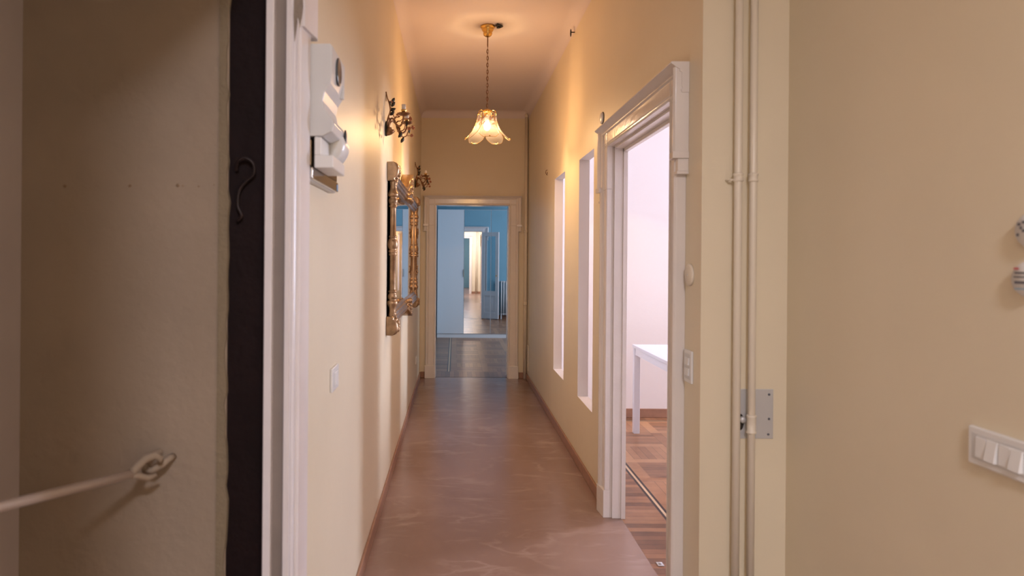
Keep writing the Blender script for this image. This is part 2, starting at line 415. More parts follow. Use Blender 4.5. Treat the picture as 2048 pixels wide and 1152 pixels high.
# window frames (seen only from inside the rooms)
def window(name, x, y0, y1, z0, z1, sx):
    m = MB(); t = 0.06
    for a, b, c, d in ((y0, y0 + t, z0, z1), (y1 - t, y1, z0, z1), (y0, y1, z0, z0 + t), (y0, y1, z1 - t, z1), ((y0 + y1) / 2 - t / 2, (y0 + y1) / 2 + t / 2, z0, z1)):
        m.box((x, a, c), (x + sx, b, d))
    o = st(m.build(name, GLOSSW)); g = MB(); g.box((x + sx * 0.4, y0 + t, z0 + t), (x + sx * 0.5, y1 - t, z1 - t)); g.build('window_glass', GLASS, o); return o
window('window_1', 5.06, 5.6, 6.3, 0.80, 2.60, 0.06)
window('window_2', 4.31, 9.8, 11.4, 0.85, 2.65, 0.06)
# hall behind the camera: back wall with an opening, a second corridor and its far blue wall
f = MB(); holed(f, (-0.55, XH + 0.12), (0, CZ), [(-0.32, 0.60, 0, 2.3)], lambda a, b, w: (a, -3.2 - w, b), 0.12, 0, 0, 1); st(f.build('wall_hall_back', [CREAM, GLOSS]))
f = MB(); holed(f, (-9.2, -3.32), (0, CZ), [(-6.7, -5.3, 0.85, 2.65)], lambda a, b, w: (-0.5 - w, a, b), 0.12, 0, 0, 1); st(f.build('wall_back_corridor_left', [CREAM, GLOSS]))
window('window_3', -0.58, -6.7, -5.3, 0.85, 2.65, -0.04)
f = MB(); f.box((0.95, -9.2, 0), (1.07, -3.32, CZ)); st(f.build('wall_back_corridor_right', CREAM))
f = MB(); f.box((-0.5, -9.2, 0), (0.95, -9.0, CZ)); st(f.build('wall_back_corridor_end', BLUE))

# entrance recess on the left
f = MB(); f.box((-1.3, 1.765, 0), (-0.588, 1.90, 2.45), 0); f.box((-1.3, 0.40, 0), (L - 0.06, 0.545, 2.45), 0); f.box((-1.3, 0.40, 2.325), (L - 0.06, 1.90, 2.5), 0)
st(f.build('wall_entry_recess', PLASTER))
m = MB()                      # ragged plaster edge against the dark frame
zs = [i * 0.035 for i in range(67)]
w0 = [(-0.612, 1.760, z) for z in zs]; rag = [-0.589 + random.uniform(-0.004, 0.004) + 0.003 * math.sin(z * 9) for z in zs]
front = [(x, 1.760, z) for x, z in zip(rag, zs)]; b0 = [(-0.612, 1.7655, z) for z in zs]; b1 = [(x + 0.002, 1.772, z) for x, z in zip(rag, zs)]
n = len(zs); vs = w0 + front + b0 + b1; fs = []
for i in range(n - 1):
    fs += [(i, n + i, n + i + 1, i + 1), (n + i, 3 * n + i, 3 * n + i + 1, n + i + 1), (2 * n + i, i, i + 1, 2 * n + i + 1), (3 * n + i, 2 * n + i, 2 * n + i + 1, 3 * n + i + 1)]
m.add(vs, fs); st(m.build('trim_1', mat('plaster_edge', (0.25, 0.19, 0.12), 0.9, bump=0.4, bscale=60)))
m = MB()                      # dark brown outer frame, jambs and head
m.box((-0.600, 1.772, 0), (-0.487, 1.90, 0.592)); m.box((-0.600, 1.770, 0.595), (-0.487, 1.90, 2.325)); m.box((-0.497, 1.758, 0), (-0.487, 1.79, 2.325))
st(m.build('trim_2', DARKW, bevel=0.002))
m = MB().box((-0.596, 1.7685, 0.590), (-0.498, 1.775, 0.5945)); st(m.build('trim_15', STAIN))
m = MB(); m.curve([(-0.565, 1.764, 1.690), (-0.560, 1.752, 1.712), (-0.540, 1.750, 1.722), (-0.520, 1.752, 1.708), (-0.520, 1.756, 1.680), (-0.538, 1.757, 1.664), (-0.556, 1.757, 1.640), (-0.560, 1.757, 1.600), (-0.550, 1.757, 1.575), (-0.562, 1.760, 1.560)], 0.0045, 8)
tag(m.build('iron_latch', mat('dark_painted_iron', (0.020, 0.010, 0.009), 0.5, 0.3)), 'dark curled iron latch hook on the brown frame of the entrance recess', 'latch')
m = MB()                      # white inner frame with a recessed groove
m.box((-0.487, 1.742, 0), (-0.467, 1.90, 2.325)); m.box((-0.437, 1.748, 0), (-0.424, 1.90, 2.325))
st(m.build('trim_3', GLOSSW, bevel=0.002))
m = MB(); m.box((-0.467, 1.7585, 0), (-0.437, 1.80, 2.325)); st(m.build('trim_14', mat('groove_shade_paint', (0.27, 0.22, 0.19), 0.6, vary=0.12, vscale=6)))  # darker grey paints the shade inside the groove
# entrance door leaf, closed, at the back of the recess
d = MB(); d.box((-1.165, 0.545, 0.01), (-1.122, 1.765, 2.325)); 
d = st(d.build('door_1', mat('door_leaf_paint', (0.50, 0.43, 0.41), 0.4, vary=0.08)))
p = MB(); p.box((-1.122, 0.75, 0.25), (-1.114, 1.60, 0.95)); p.box((-1.122, 0.75, 1.2), (-1.114, 1.60, 2.15)); p.build('door_panel', mat('door_panel_paint', (0.50, 0.43, 0.41), 0.4), d, bevel=0.003)

# ------------------------------------------------------------------ moulded door casings
def casing(name, f, u0, u1, h, parts, mtl, prot=0.045, ear=0.028, w=0.125, eb=1.87, plinth=True, left=True, right=True):
    """u0,u1 opening edges, h opening height; f(u, z, out). parts: leg profile across its width"""
    m = MB()
    top = h + w
    def leg(ui, sgn):
        # cross-section (distance outward from opening edge, protrusion)
        pr = [(0, 0), (0, prot * 0.62), (0.010, prot * 0.72), (0.016, prot * 0.55), (0.024, prot * 0.60), (0.078, prot * 0.60), (0.086, prot * 0.85), (0.100, prot), (w - 0.008, prot), (w, prot * 0.8), (w, 0)]
        m.rings([[f(ui + sgn * a, z, b) for a, b in pr] for z in (0.155 if plinth else 0, eb - 0.001)], 0, False)
        if plinth:
            m.rings([[f(ui + sgn * a, z, b) for a, b in ((-0.002, 0), (-0.002, prot * 0.8), (w + 0.004, prot * 1.08), (w + 0.004, 0))] for z in (0.0, 0.155)], 0, False)
        # ear: wider part up to the top
        w2 = w + ear
        pe = [(0, 0), (0, prot * 0.62), (0.010, prot * 0.72), (0.016, prot * 0.55), (0.024, prot * 0.60), (0.078, prot * 0.60), (0.088, prot * 0.82), (0.100, prot * 0.9), (0.106, prot * 1.05), (0.122, prot * 1.25), (w2 - 0.012, prot * 1.3), (w2, prot * 1.15), (w2, 0)]
        m.rings([[f(ui + sgn * a, z, b) for a, b in pe] for z in (eb, top - 0.02)], 0, False)
        # stepped drops under the ear
        m.rings([[f(ui + sgn * a, z, b) for a, b in ((w - 0.03, 0), (w - 0.03, prot * 1.25), (w2 + 0.006, prot * 1.4), (w2 + 0.006, 0))] for z in (eb - 0.012, eb + 0.014)], 0, False)
        m.rings([[f(ui + sgn * a, z, b) for a, b in ((w - 0.005, 0), (w - 0.002, prot * 0.9), (w2 - 0.002, prot * 0.9), (w2, 0))] for z in (eb - 0.060, eb - 0.012)], 0, False)
        m.rings([[f(ui + sgn * a, z, b) for a, b in ((w - 0.008, 0), (w - 0.006, prot * 1.0), (w2 + 0.003, prot * 1.0), (w2 + 0.003, 0))] for z in (eb - 0.072, eb - 0.060)], 0, False)
    if left: leg(u0, -1)
    if right: leg(u1, 1)
    # head: profile in z
    ph = [(0, 0), (0, prot * 0.62), (0.010, prot * 0.72), (0.016, prot * 0.56), (0.024, prot * 0.64), (0.076, prot * 0.64), (0.082, prot * 0.86), (0.088, prot * 0.82), (0.094, prot * 1.05), (0.104, prot * 1.35), (w - 0.006, prot * 1.6), (w, prot * 1.55), (w, 0)]
    e = w + ear + 0.004
    m.rings([[f(u, h + a, b) for a, b in ph] for u in (u0 - e if left else u0, u1 + e if right else u1)], 0, False)
    return st(m.build(name, mtl, bevel=0.0015))
casing('trim_4', lambda u, z, o: (u, YE - o, z), DE[0], DE[1], DE[3], None, GLOSS, w=0.115)
casing('trim_5', lambda u, z, o: (u, YE + 0.13 + o, z), DE[0] + 0.13, DE[1], DE[3], None, GLOSSW, w=0.12, left=False, eb=1.98)
casing('trim_6', lambda u, z, o: (R - o, u, z), DR[0], DR[1], DR[3], None, GLOSS, w=0.118)
# near casing of the entrance recess, far jamb only visible
m = MB(); u = 1.757
pr = [(0, -0.01), (0, 0.010), (0.02, 0.016), (0.02, 0.022), (0.10, 0.028), (0.112, 0.026), (0.112, 0)]
def fl(a, z, b): return (L + b, u + a, z)
m.rings([[fl(a, z, b) for a, b in pr] for z in (0, 2.07)], 0, False)
pe = [(0, -0.01), (0, 0.010), (0.02, 0.016), (0.02, 0.030), (0.125, 0.042), (0.145, 0.038), (0.145, 0)]
m.rings([[fl(a, z, b) for a, b in pe] for z in (2.07, 2.46)], 0, False)
for x0 in (-0.418, -0.408): m.tube([(x0, 1.7555, 0), (x0, 1.7555, 2.3)], 0.0022, 6)
m.rings([[(L + b, 0.44 + a, z) for a, b in ((0, 0), (0, 0.03), (0.112, 0.02), (0.112, 0))] for z in (0, 2.46)], 0, False)
m.rings([[(L + b, yy, 2.32 + a) for a, b in ((0, 0), (0, 0.02), (0.14, 0.04), (0.14, 0))] for yy in (0.44, 1.90)], 0, False)
st(m.build('trim_7', GLOSSW, bevel=0.0015))
m = MB()                      # flaked-off paint showing plaster at the top of that casing
m.add([(-0.416, 1.7535, 2.30), (-0.398, 1.7535, 2.30), (-0.399, 1.7535, 2.20), (-0.396, 1.7535, 2.115), (-0.4, 1.7535, 2.085), (-0.404, 1.7535, 2.07), (-0.409, 1.7535, 2.085), (-0.417, 1.7535, 2.02), (-0.42, 1.7535, 2.09),
       (-0.416, 1.7575, 2.30), (-0.398, 1.7575, 2.30), (-0.399, 1.7575, 2.20), (-0.396, 1.7575, 2.115), (-0.4, 1.7575, 2.085), (-0.404, 1.7575, 2.07), (-0.409, 1.7575, 2.085), (-0.417, 1.7575, 2.02), (-0.42, 1.7575, 2.09)],
      [tuple(range(9)), tuple(range(17, 8, -1))] + [(i, (i + 1) % 9, 9 + (i + 1) % 9, 9 + i) for i in range(9)])
st(m.build('trim_8', mat('bare_plaster_patch', (0.30, 0.24, 0.19), 0.9, bump=0.5, bscale=90)))
# thin inner frame of the side room doorway
m = MB()
m.box((R + 0.012, DR[1] - 0.012, 0), (XR + 0.01, DR[1], DR[3])); m.box((R + 0.012, DR[0], 0), (XR + 0.01, DR[0] + 0.012, DR[3])); m.box((R + 0.012, DR[0], DR[3] - 0.012), (XR + 0.01, DR[1], DR[3]))
m.box((XR - 0.014, DR[1] - 0.022, 0), (XR + 0.01, DR[1] - 0.01, DR[3])); m.box((XR - 0.014, DR[0], DR[3] - 0.03), (XR + 0.01, DR[1], DR[3] - 0.012))
st(m.build('trim_9', GLOSS, bevel=0.001))
m = MB(); m.box((DE[1] - 0.01, YE + 0.01, 0), (DE[1], YE + 0.13, DE[3])); m.box((DE[0], YE + 0.01, 0), (DE[0] + 0.01, YE + 0.13, DE[3])); st(m.build('trim_10', GLOSS))

# ------------------------------------------------------------------ baseboards
def bb(name, boxes):
    m = MB()
    for a, b in boxes: m.box(a, b)
    st(m.build(name, BASEB, bevel=0.004))
bb('baseboard_left', [((L, 1.875, 0), (L + 0.014, YE, 0.072))])
bb('baseboard_right', [((R - 0.014, 4.02, 0), (R, YE, 0.072))])
bb('baseboard_end', [((L + 0.014, YE - 0.012, 0), (-0.362, YE, 0.075)), ((0.79, YE - 0.012, 0), (R - 0.014, YE, 0.075))])
bb('baseboard_side_room', [((XR, 6.335, 0), (5.0, 6.35, 0.085)), ((XR, 3.9, 0), (XR + 0.015, 6.335, 0.085))])
bb('baseboard_blue_room', [((1.0, YE + 0.13, 0), (4.25, YE + 0.145, 0.085))])
bb('baseboard_hall_back', [((0.62, -3.2, 0), (XH, -3.185, 0.09)), ((XH - 0.014, -3.18, 0), (XH, YC, 0.09))])
m = MB(); m.box((L, -2.03, 0.0), (XH - 0.014, -2.0, 0.004)); st(m.build('trim_11', DARKW))
# metal threshold line at the end doorway
m = MB(); m.box((DE[0], YE + 0.042, 0), (DE[1] - 0.01, YE + 0.05, 0.0015)); st(m.build('trim_12', RUST))

# ------------------------------------------------------------------ unseen ceiling lamp, added behind the camera to light the hall
lamp = empty('added_hall_lamp', (0.35, -1.5, CZ), 'unseen round white lamp added behind the viewpoint to light the hall', 'ceiling lamp')
MB().lathe([(0, CZ), (0.25, CZ), (0.25, CZ - 0.03), (0.235, CZ - 0.035), (0, CZ - 0.035)], (0.35, -1.5, 0), 28).build('base', WHITEP, lamp, loc=(0.35, -1.5, CZ)).location = (0, 0, 0)
MB().lathe([(0.232, CZ - 0.035), (0.22, CZ - 0.07), (0.16, CZ - 0.10), (0.08, CZ - 0.118), (0, CZ - 0.122)], (0.35, -1.5, 0), 28).build('lamp_shade', GLOBE, lamp, loc=(0.35, -1.5, CZ)).location = (0, 0, 0)
pl = bpy.data.lights.new('hall_fill_light', 'AREA'); pl.shape = 'DISK'; pl.size = 0.46; pl.energy = 72; pl.color = (0.86, 0.87, 1.0)
po = bpy.data.objects.new('hall_fill_light', pl); po.location = (0.35, -1.5, CZ - 0.13); COL.objects.link(po)

# local part builder: all vertices given relative to the thing's origin
def part(mb, name, mt, parent, bevel=0.0): return mb.build(name, mt, parent, bevel)

# ------------------------------------------------------------------ pendant lamp
PX, PY = 0.240, 5.29
pend = empty('pendant_lamp', (PX, PY, CZ), 'lit pendant lamp with frosted glass petals hanging on a chain from the corridor ceiling', 'pendant lamp')
part(MB().lathe([(0, 0), (0.056, 0), (0.058, -0.010), (0.052, -0.018), (0.046, -0.022), (0.048, -0.028), (0.040, -0.040), (0.034, -0.052), (0.036, -0.062), (0.030, -0.074), (0.016, -0.084), (0, -0.086)], k=28), 'canopy', BRASS, pend)
part(MB().tube([(0, 0, -0.084), (0, 0, -0.16)], 0.0045, 8), 'rod', BRONZE, pend)
z = -0.155; i = 0
TOPZ = 2.625 - CZ
while z > TOPZ + 0.02:
    m = MB(); pts = []
    for q in range(14):
        a = 2 * PI * q / 14; uu, ww = 0.0075 * math.cos(a), 0.0165 * math.sin(a)
        pts.append((uu, 0, z - 0.0165 + ww) if i % 2 else (0, uu, z - 0.0165 + ww))
    part(m.tube(pts, 0.0020, 6, closed=True), 'chain_link', BRONZE, pend)
    z -= 0.0262; i += 1
part(MB().tube([(0.003 * math.sin(k * 1.3), 0.003 * math.cos(k * 1.3), -0.12 + (TOPZ + 0.12) * k / 24) for k in range(25)], 0.0021, 6), 'cable', BRONZE, pend)
part(MB().lathe([(0.0, TOPZ + 0.004), (0.012, TOPZ), (0.03, TOPZ - 0.008), (0.036, TOPZ - 0.018), (0.030, TOPZ - 0.024), (0.027, TOPZ - 0.05), (0.0, TOPZ - 0.052)], k=20), 'crown', BRASS, pend)
part(MB().lathe([(0.0, TOPZ - 0.05), (0.017, TOPZ - 0.05), (0.017, TOPZ - 0.095), (0, TOPZ - 0.096)], k=16), 'socket', CANDLE, pend)
bulb = part(MB().ell((0, 0, TOPZ - 0.130), (0.026, 0.026, 0.036), 16, 12), 'bulb', BULB, pend)
bl = bpy.data.lights.new('bulb_light', 'POINT'); bl.energy = 27; bl.color = (1.0, 0.61, 0.27); bl.shadow_soft_size = 0.03
bo = bpy.data.objects.new('bulb_light', bl); bo.location = (PX, PY, CZ + TOPZ - 0.185); COL.objects.link(bo)
NP = 5
def petal_pt(s, t, ang, off=0.0):
    rr = 0.068 + 0.030 * s + 0.115 * max(0, s - 0.30) ** 1.7 * 1.35
    zz = TOPZ - 0.035 - 0.215 * s + 0.03 * max(0, s - 0.6) ** 1.5
    hw = 0.040 + 0.036 * min(1, s / 0.72)
    if s > 0.80: hw *= 1 - 0.42 * ((s - 0.80) / 0.20) ** 1.6
    rr -= 0.016 * t * t * (0.6 + 0.6 * s) - off
    x, y = rr, t * hw
    return (x * math.cos(ang) - y * math.sin(ang), x * math.sin(ang) + y * math.cos(ang), zz)
for k in range(NP):
    ang = math.radians(-86 + 72 * k); NS, NT = 16, 8
    me = bpy.data.meshes.new('petal'); vs = []; fs = []; uvs = []
    for side in (0, 1):
        for a in range(NS + 1):
            for b in range(NT + 1):
                vs.append(petal_pt(a / NS, b / NT * 2 - 1, ang, 0.003 * side)); uvs.append((b / NT, a / NS))
    o1 = (NS + 1) * (NT + 1); W_ = NT + 1
    for a in range(NS):
        for b in range(NT):
            fs.append((a * W_ + b, a * W_ + b + 1, (a + 1) * W_ + b + 1, (a + 1) * W_ + b))
            fs.append((o1 + a * W_ + b, o1 + (a + 1) * W_ + b, o1 + (a + 1) * W_ + b + 1, o1 + a * W_ + b + 1))
    rim = [(0, b) for b in range(NT)] + [(a, NT) for a in range(NS)] + [(NS, b) for b in range(NT, 0, -1)] + [(a, 0) for a in range(NS, 0, -1)]
    for q in range(len(rim)):
        (a, b), (c, d_) = rim[q], rim[(q + 1) % len(rim)]; fs.append((a * W_ + b, c * W_ + d_, o1 + c * W_ + d_, o1 + a * W_ + b))
    me.from_pydata(vs, [], fs); ul = me.uv_layers.new(name='UVMap')
    for lp in me.loops: ul.data[lp.index].uv = uvs[lp.vertex_index]
    me.materials.append(PETAL)
    for pp in me.polygons: pp.use_smooth = True
    o = bpy.data.objects.new('petal', me); COL.objects.link(o); o.parent = pend
    ed = [petal_pt(a / NS, b / NT * 2 - 1, ang, 0.0015) for a, b in rim]
    part(MB().tube(ed, 0.0017, 5, closed=True), 'petal_rim', BRASS, o)
    wa = ang
    part(MB().tube([(0.026 * math.cos(wa), 0.026 * math.sin(wa), TOPZ - 0.02), (0.05 * math.cos(wa), 0.05 * math.sin(wa), TOPZ - 0.008), (0.068 * math.cos(wa), 0.068 * math.sin(wa), TOPZ - 0.02), (0.073 * math.cos(wa), 0.073 * math.sin(wa), TOPZ - 0.05)], 0.0022, 6), 'bracket', BRASS, pend)
    pr_ = petal_pt(0.97, 0.0, ang, 0.004); part(MB().ell(pr_, (0.006, 0.006, 0.006), 8, 6), 'stud', BRASS, o)
part(MB().tube([(0.082 * math.cos(a * PI / 12), 0.082 * math.sin(a * PI / 12), TOPZ - 0.10) for a in range(24)], 0.0018, 5, closed=True), 'hoop', BRASS, pend)
# dark hole and cable ends beside the canopy
m = MB(); m.tube([(0.304, 5.27, CZ - 0.006), (0.312, 5.22, CZ - 0.012), (0.335, 5.225, CZ - 0.016), (0.35, 5.26, CZ - 0.012), (0.33, 5.30, CZ - 0.008), (0.315, 5.28, CZ - 0.016), (0.325, 5.25, CZ - 0.014)], 0.008, 7)
tag(m.build('cable_stub', BLACK), 'black cable ends bunched on the ceiling beside the brass lamp canopy', 'cable')

# ------------------------------------------------------------------ wall sconces (local: x = out from wall, y along wall, z up)
def leaf(mb, p, d, n, ln, wd):
    p, d, n = Vector(p), Vector(d).normalized(), Vector(n).normalized(); s_ = d.cross(n).normalized(); n = s_.cross(d)
    rows = []
    for i in range(8):
        t = i / 7; hw = wd * math.sin(PI * min(1, t * 0.92 + 0.06)) ** 0.8
        c = p + d * ln * t + n * 0.004 * math.sin(PI * t)
        rows.append([c + s_ * hw + n * 0.002, c + n * 0.0045, c - s_ * hw + n * 0.002, c - n * 0.0005])
    mb.rings(rows, 0, True)
def flower(mb, c, d, r_):
    c, d = Vector(c), Vector(d).normalized(); a = d.orthogonal().normalized(); b = d.cross(a)
    mb.ell(c, (r_ * 0.4,) * 3, 8, 6)
    for ringi, (nn, rr, tilt, off) in enumerate(((5, 0.95, 0.30, 0), (5, 0.6, 0.75, 0.6))):
        for q in range(nn):
            an = 2 * PI * q / nn + off; o = a * math.cos(an) + b * math.sin(an)
            pc = c + o * r_ * rr * 0.6 + d * r_ * tilt * 0.5
            M = Matrix((o, o.cross(d), d)).transposed()
            mb.ell(pc, (r_ * 0.42, r_ * 0.38, r_ * 0.16), 8, 5, rot=M @ Matrix.Rotation(-tilt, 3, 'Y'))
def make_sconce():
    t = empty('wall_sconce', (L, 4.10, 2.33), '', 'wall lamp', 'gilded flower sconces on the left corridor wall')
    # z reference: 2.33 = 0
    part(MB().ell((0.006, 0, -0.085), (0.007, 0.028, 0.045), 14, 8).ell((0.006, 0, -0.12), (0.012, 0.012, 0.012)), 'backplate', LEAF, t)
    st_ = [(0.004, 0.0, 0.135), (0.006, 0.0, 0.12), (0.012, 0.003, 0.095), (0.022, 0.002, 0.07), (0.028, 0, 0.045), (0.030, 0, 0.02), (0.022, 0, -0.005), (0.014, 0, -0.035), (0.012, 0, -0.06), (0.018, 0, -0.085)]
    part(MB().curve(st_, [0.0035] * 3 + [0.0048] * 4 + [0.006] * 3, 8), 'stem', SCONCE, t)
    part(MB().tube([(0.004, 0.006, 0.135), (0.002, 0.01, 0.11), (0.004, 0.006, 0.08)], 0.002, 6), 'hook', SCONCE, t)
    m = MB()
    ax = Vector((0.62, 0, 0.78)); e1 = Vector((0.78, 0, -0.62)); e2 = Vector((0, 1, 0)); base = Vector((0.006, 0, -0.125)); rings = []
    for t_, rr_ in ((0, 0.005), (0.008, 0.014), (0.022, 0.022), (0.038, 0.026), (0.050, 0.027), (0.046, 0.022), (0.03, 0.016)):
        rings.append([base + ax * (t_ + (0.004 * math.cos(8 * a_) if t_ > 0.03 else 0)) + (e1 * math.cos(a_) + e2 * math.sin(a_)) * rr_ * (1 + 0.06 * math.cos(8 * a_)) for a_ in [2 * PI * q / 32 for q in range(32)]])
    m.rings(rings); part(m, 'leaf_cup', SCONCE, t)
    for s_ in (-1, 1):
        Yk = 0.13 * s_; k = s_
        arm = [(0.022, 0.006 * k, -0.085), (0.026, 0.02 * k, -0.05), (0.040, 0.04 * k, -0.033), (0.058, 0.062 * k, -0.045), (0.072, 0.085 * k, -0.075), (0.092, 0.108 * k, -0.092), (0.110, 0.124 * k, -0.080), (0.118, 0.13 * k, -0.055), (0.120, 0.13 * k, -0.028)]
        part(MB().curve(arm, [0.005, 0.005, 0.0055, 0.006, 0.006, 0.006, 0.0055, 0.006, 0.007], 8), 'arm', SCONCE, t)
        m = MB(); prof = [(0.006, -0.036), (0.020, -0.034), (0.036, -0.024), (0.037, -0.021), (0.020, -0.026), (0.006, -0.026)]
        rings = []
        for r_, h in prof:
            rings.append([(0.120 + (r_ * (1 + (0.07 * math.cos(9 * 2 * PI * q / 36) if r_ > 0.03 else 0))) * math.cos(2 * PI * q / 36), Yk + (r_ * (1 + (0.07 * math.cos(9 * 2 * PI * q / 36) if r_ > 0.03 else 0))) * math.sin(2 * PI * q / 36), h) for q in range(36)])
        m.rings(rings); part(m, 'drip_pan', SCONCE, t)
        part(MB().lathe([(0, -0.028), (0.014, -0.028), (0.013, -0.008), (0.016, -0.004), (0.016, 0.0), (0.0, 0.0)], (0.120, Yk, 0), 16), 'candle_cup', BRASS, t)
        part(MB().lathe([(0, -0.001), (0.0125, -0.001), (0.0125, 0.030), (0.009, 0.031), (0, 0.026)], (0.120, Yk, 0), 16), 'candle_sleeve', CANDLE, t)
        # side tendrils with leaves and blossoms
        part(MB().curve([(0.058, 0.062 * k, -0.045), (0.07, 0.06 * k, -0.03), (0.085, 0.058 * k, -0.028), (0.098, 0.056 * k, -0.016)], [0.004, 0.004, 0.003, 0.001], 6), 'tendril', SCONCE, t)
        part(MB().curve([(0.072, 0.085 * k, -0.078), (0.078, 0.09 * k, -0.105), (0.098, 0.098 * k, -0.118), (0.12, 0.104 * k, -0.110), (0.128, 0.11 * k, -0.085)], 0.003, 6), 'tendril', SCONCE, t)
        m = MB(); leaf(m, (0.105, 0.09 * k, -0.122), (-0.5, 0.1 * k, -0.9), (0.4, -1 * k, 0.2), 0.038, 0.010); part(m, 'leaf', LEAF, t)
        m = MB(); leaf(m, (0.132, 0.11 * k, -0.060), (0.1, 0.1 * k, -1), (0.6, -1 * k, 0), 0.034, 0.009); part(m, 'leaf', LEAF, t)
        m = MB(); flower(m, (0.150, 0.115 * k, -0.105), (0.6, -0.6 * k, -0.3), 0.013); m.tube([(0.12, 0.104 * k, -0.110), (0.148, 0.113 * k, -0.108)], 0.0018, 5); part(m, 'flower', ROSE, t)
        m = MB(); flower(m, (0.156, 0.135 * k, -0.055), (0.7, -0.6 * k, 0.2), 0.016); m.tube([(0.118, 0.13 * k, -0.055), (0.152, 0.134 * k, -0.056)], 0.003, 5); part(m, 'flower', ROSE, t)
        m = MB(); leaf(m, (0.075, 0.088 * k, -0.09), (0.2, 0.2 * k, -1), (0.9, -0.6 * k, 0), 0.035, 0.012); leaf(m, (0.08, 0.086 * k, -0.09), (0.6, 0.1 * k, -1), (0.9, -0.9 * k, 0), 0.03, 0.009); part(m, 'leaf', SCONCE, t)
    for (p, d, mt) in (((0.036, 0.006, 0.070), (0.55, 0.1, 1), LEAF), ((0.036, -0.004, 0.045), (0.7, -0.1, 0.9), LEAF), ((0.030, 0, 0.020), (0.9, 0.1, 0.45), LEAF), ((0.028, 0.006, -0.005), (0.7, -0.1, 0.65), LEAF),
                       ((0.030, 0, 0.02), (0.3, 0.8, 0.7), LEAF), ((0.022, 0.004, -0.02), (0.2, -0.6, -0.8), ROSE), ((0.03, 0, 0.055), (-0.1, -0.9, 0.5), LEAF)):
        m = MB(); leaf(m, p, d, (0.5, -1, 0.2), 0.036, 0.0095); part(m, 'leaf', mt, t)
    m = MB(); flower(m, (0.034, 0, 0.070), (0.8, -0.6, 0.3), 0.013); part(m, 'flower', ROSE, t)
    m = MB(); flower(m, (0.070, 0.010, -0.002), (0.5, -0.6, 0.6), 0.010); m.tube([(0.030, 0, 0.012), (0.045, 0.004, 0.0), (0.055, 0.008, -0.018), (0.066, 0.01, -0.006)], 0.003, 6); part(m, 'flower', ROSE, t)
    m = MB(); flower(m, (0.082, -0.02, -0.018), (0.5, -0.6, 0.6), 0.009); m.tube([(0.055, -0.01, -0.025), (0.082, -0.02, -0.018)], 0.002, 5); part(m, 'flower', ROSE, t)
    return t
sc = make_sconce()
sc['label'] = 'gilded flower wall sconce nearer the doorway casing, just before the gilt mirror'
s2 = copy_tree(sc); s2.location = (L, 7.10, 2.33)
s2['label'] = 'gilded flower wall sconce beyond the gilt mirror, near the end door'
sc['label'] = 'gilded flower wall sconce above the near end of the gilt mirror, the larger looking one'

# ------------------------------------------------------------------ gilt wall mirror (local: x out, y along, z up; origin at its centre on the wall)
MY0, MY1, MZ0, MZ1 = 4.24, 6.72, 0.985, 2.065
mc = Vector((L, (MY0 + MY1) / 2, (MZ0 + MZ1) / 2)); HY = (MY1 - MY0) / 2; HZ = (MZ1 - MZ0) / 2
gm = empty('wall_mirror', mc, 'large rectangular wall mirror in a carved antique gold frame', 'mirror')
part(MB().box((0.002, -HY + 0.03, -HZ + 0.1), (0.018, HY - 0.03, HZ - 0.1)), 'backboard', DARKW, gm)
part(MB().box((0.018, -HY + 0.06, -HZ + 0.12), (0.022, HY - 0.06, HZ - 0.12)), 'mirror_glass', MIRROR, gm)
for sz in (1, -1):
    m = MB(); zo = HZ - 0.075     # outer edge of the rail
    pr = [(0.002, 0), (0.050, 0), (0.060, 0.006), (0.064, 0.012), (0.054, 0.017), (0.052, 0.026), (0.060, 0.031), (0.058, 0.037), (0.050, 0.041), (0.046, 0.050), (0.052, 0.055), (0.048, 0.060), (0.036, 0.064), (0.034, 0.076), (0.026, 0.082), (0.002, 0.082)]
    m.rings([[(a, yy, sz * (zo - b)) for a, b in pr] for yy in (-HY + 0.07, HY - 0.07)], 0, False)
    part(m, 'rail', SILVERW, gm)
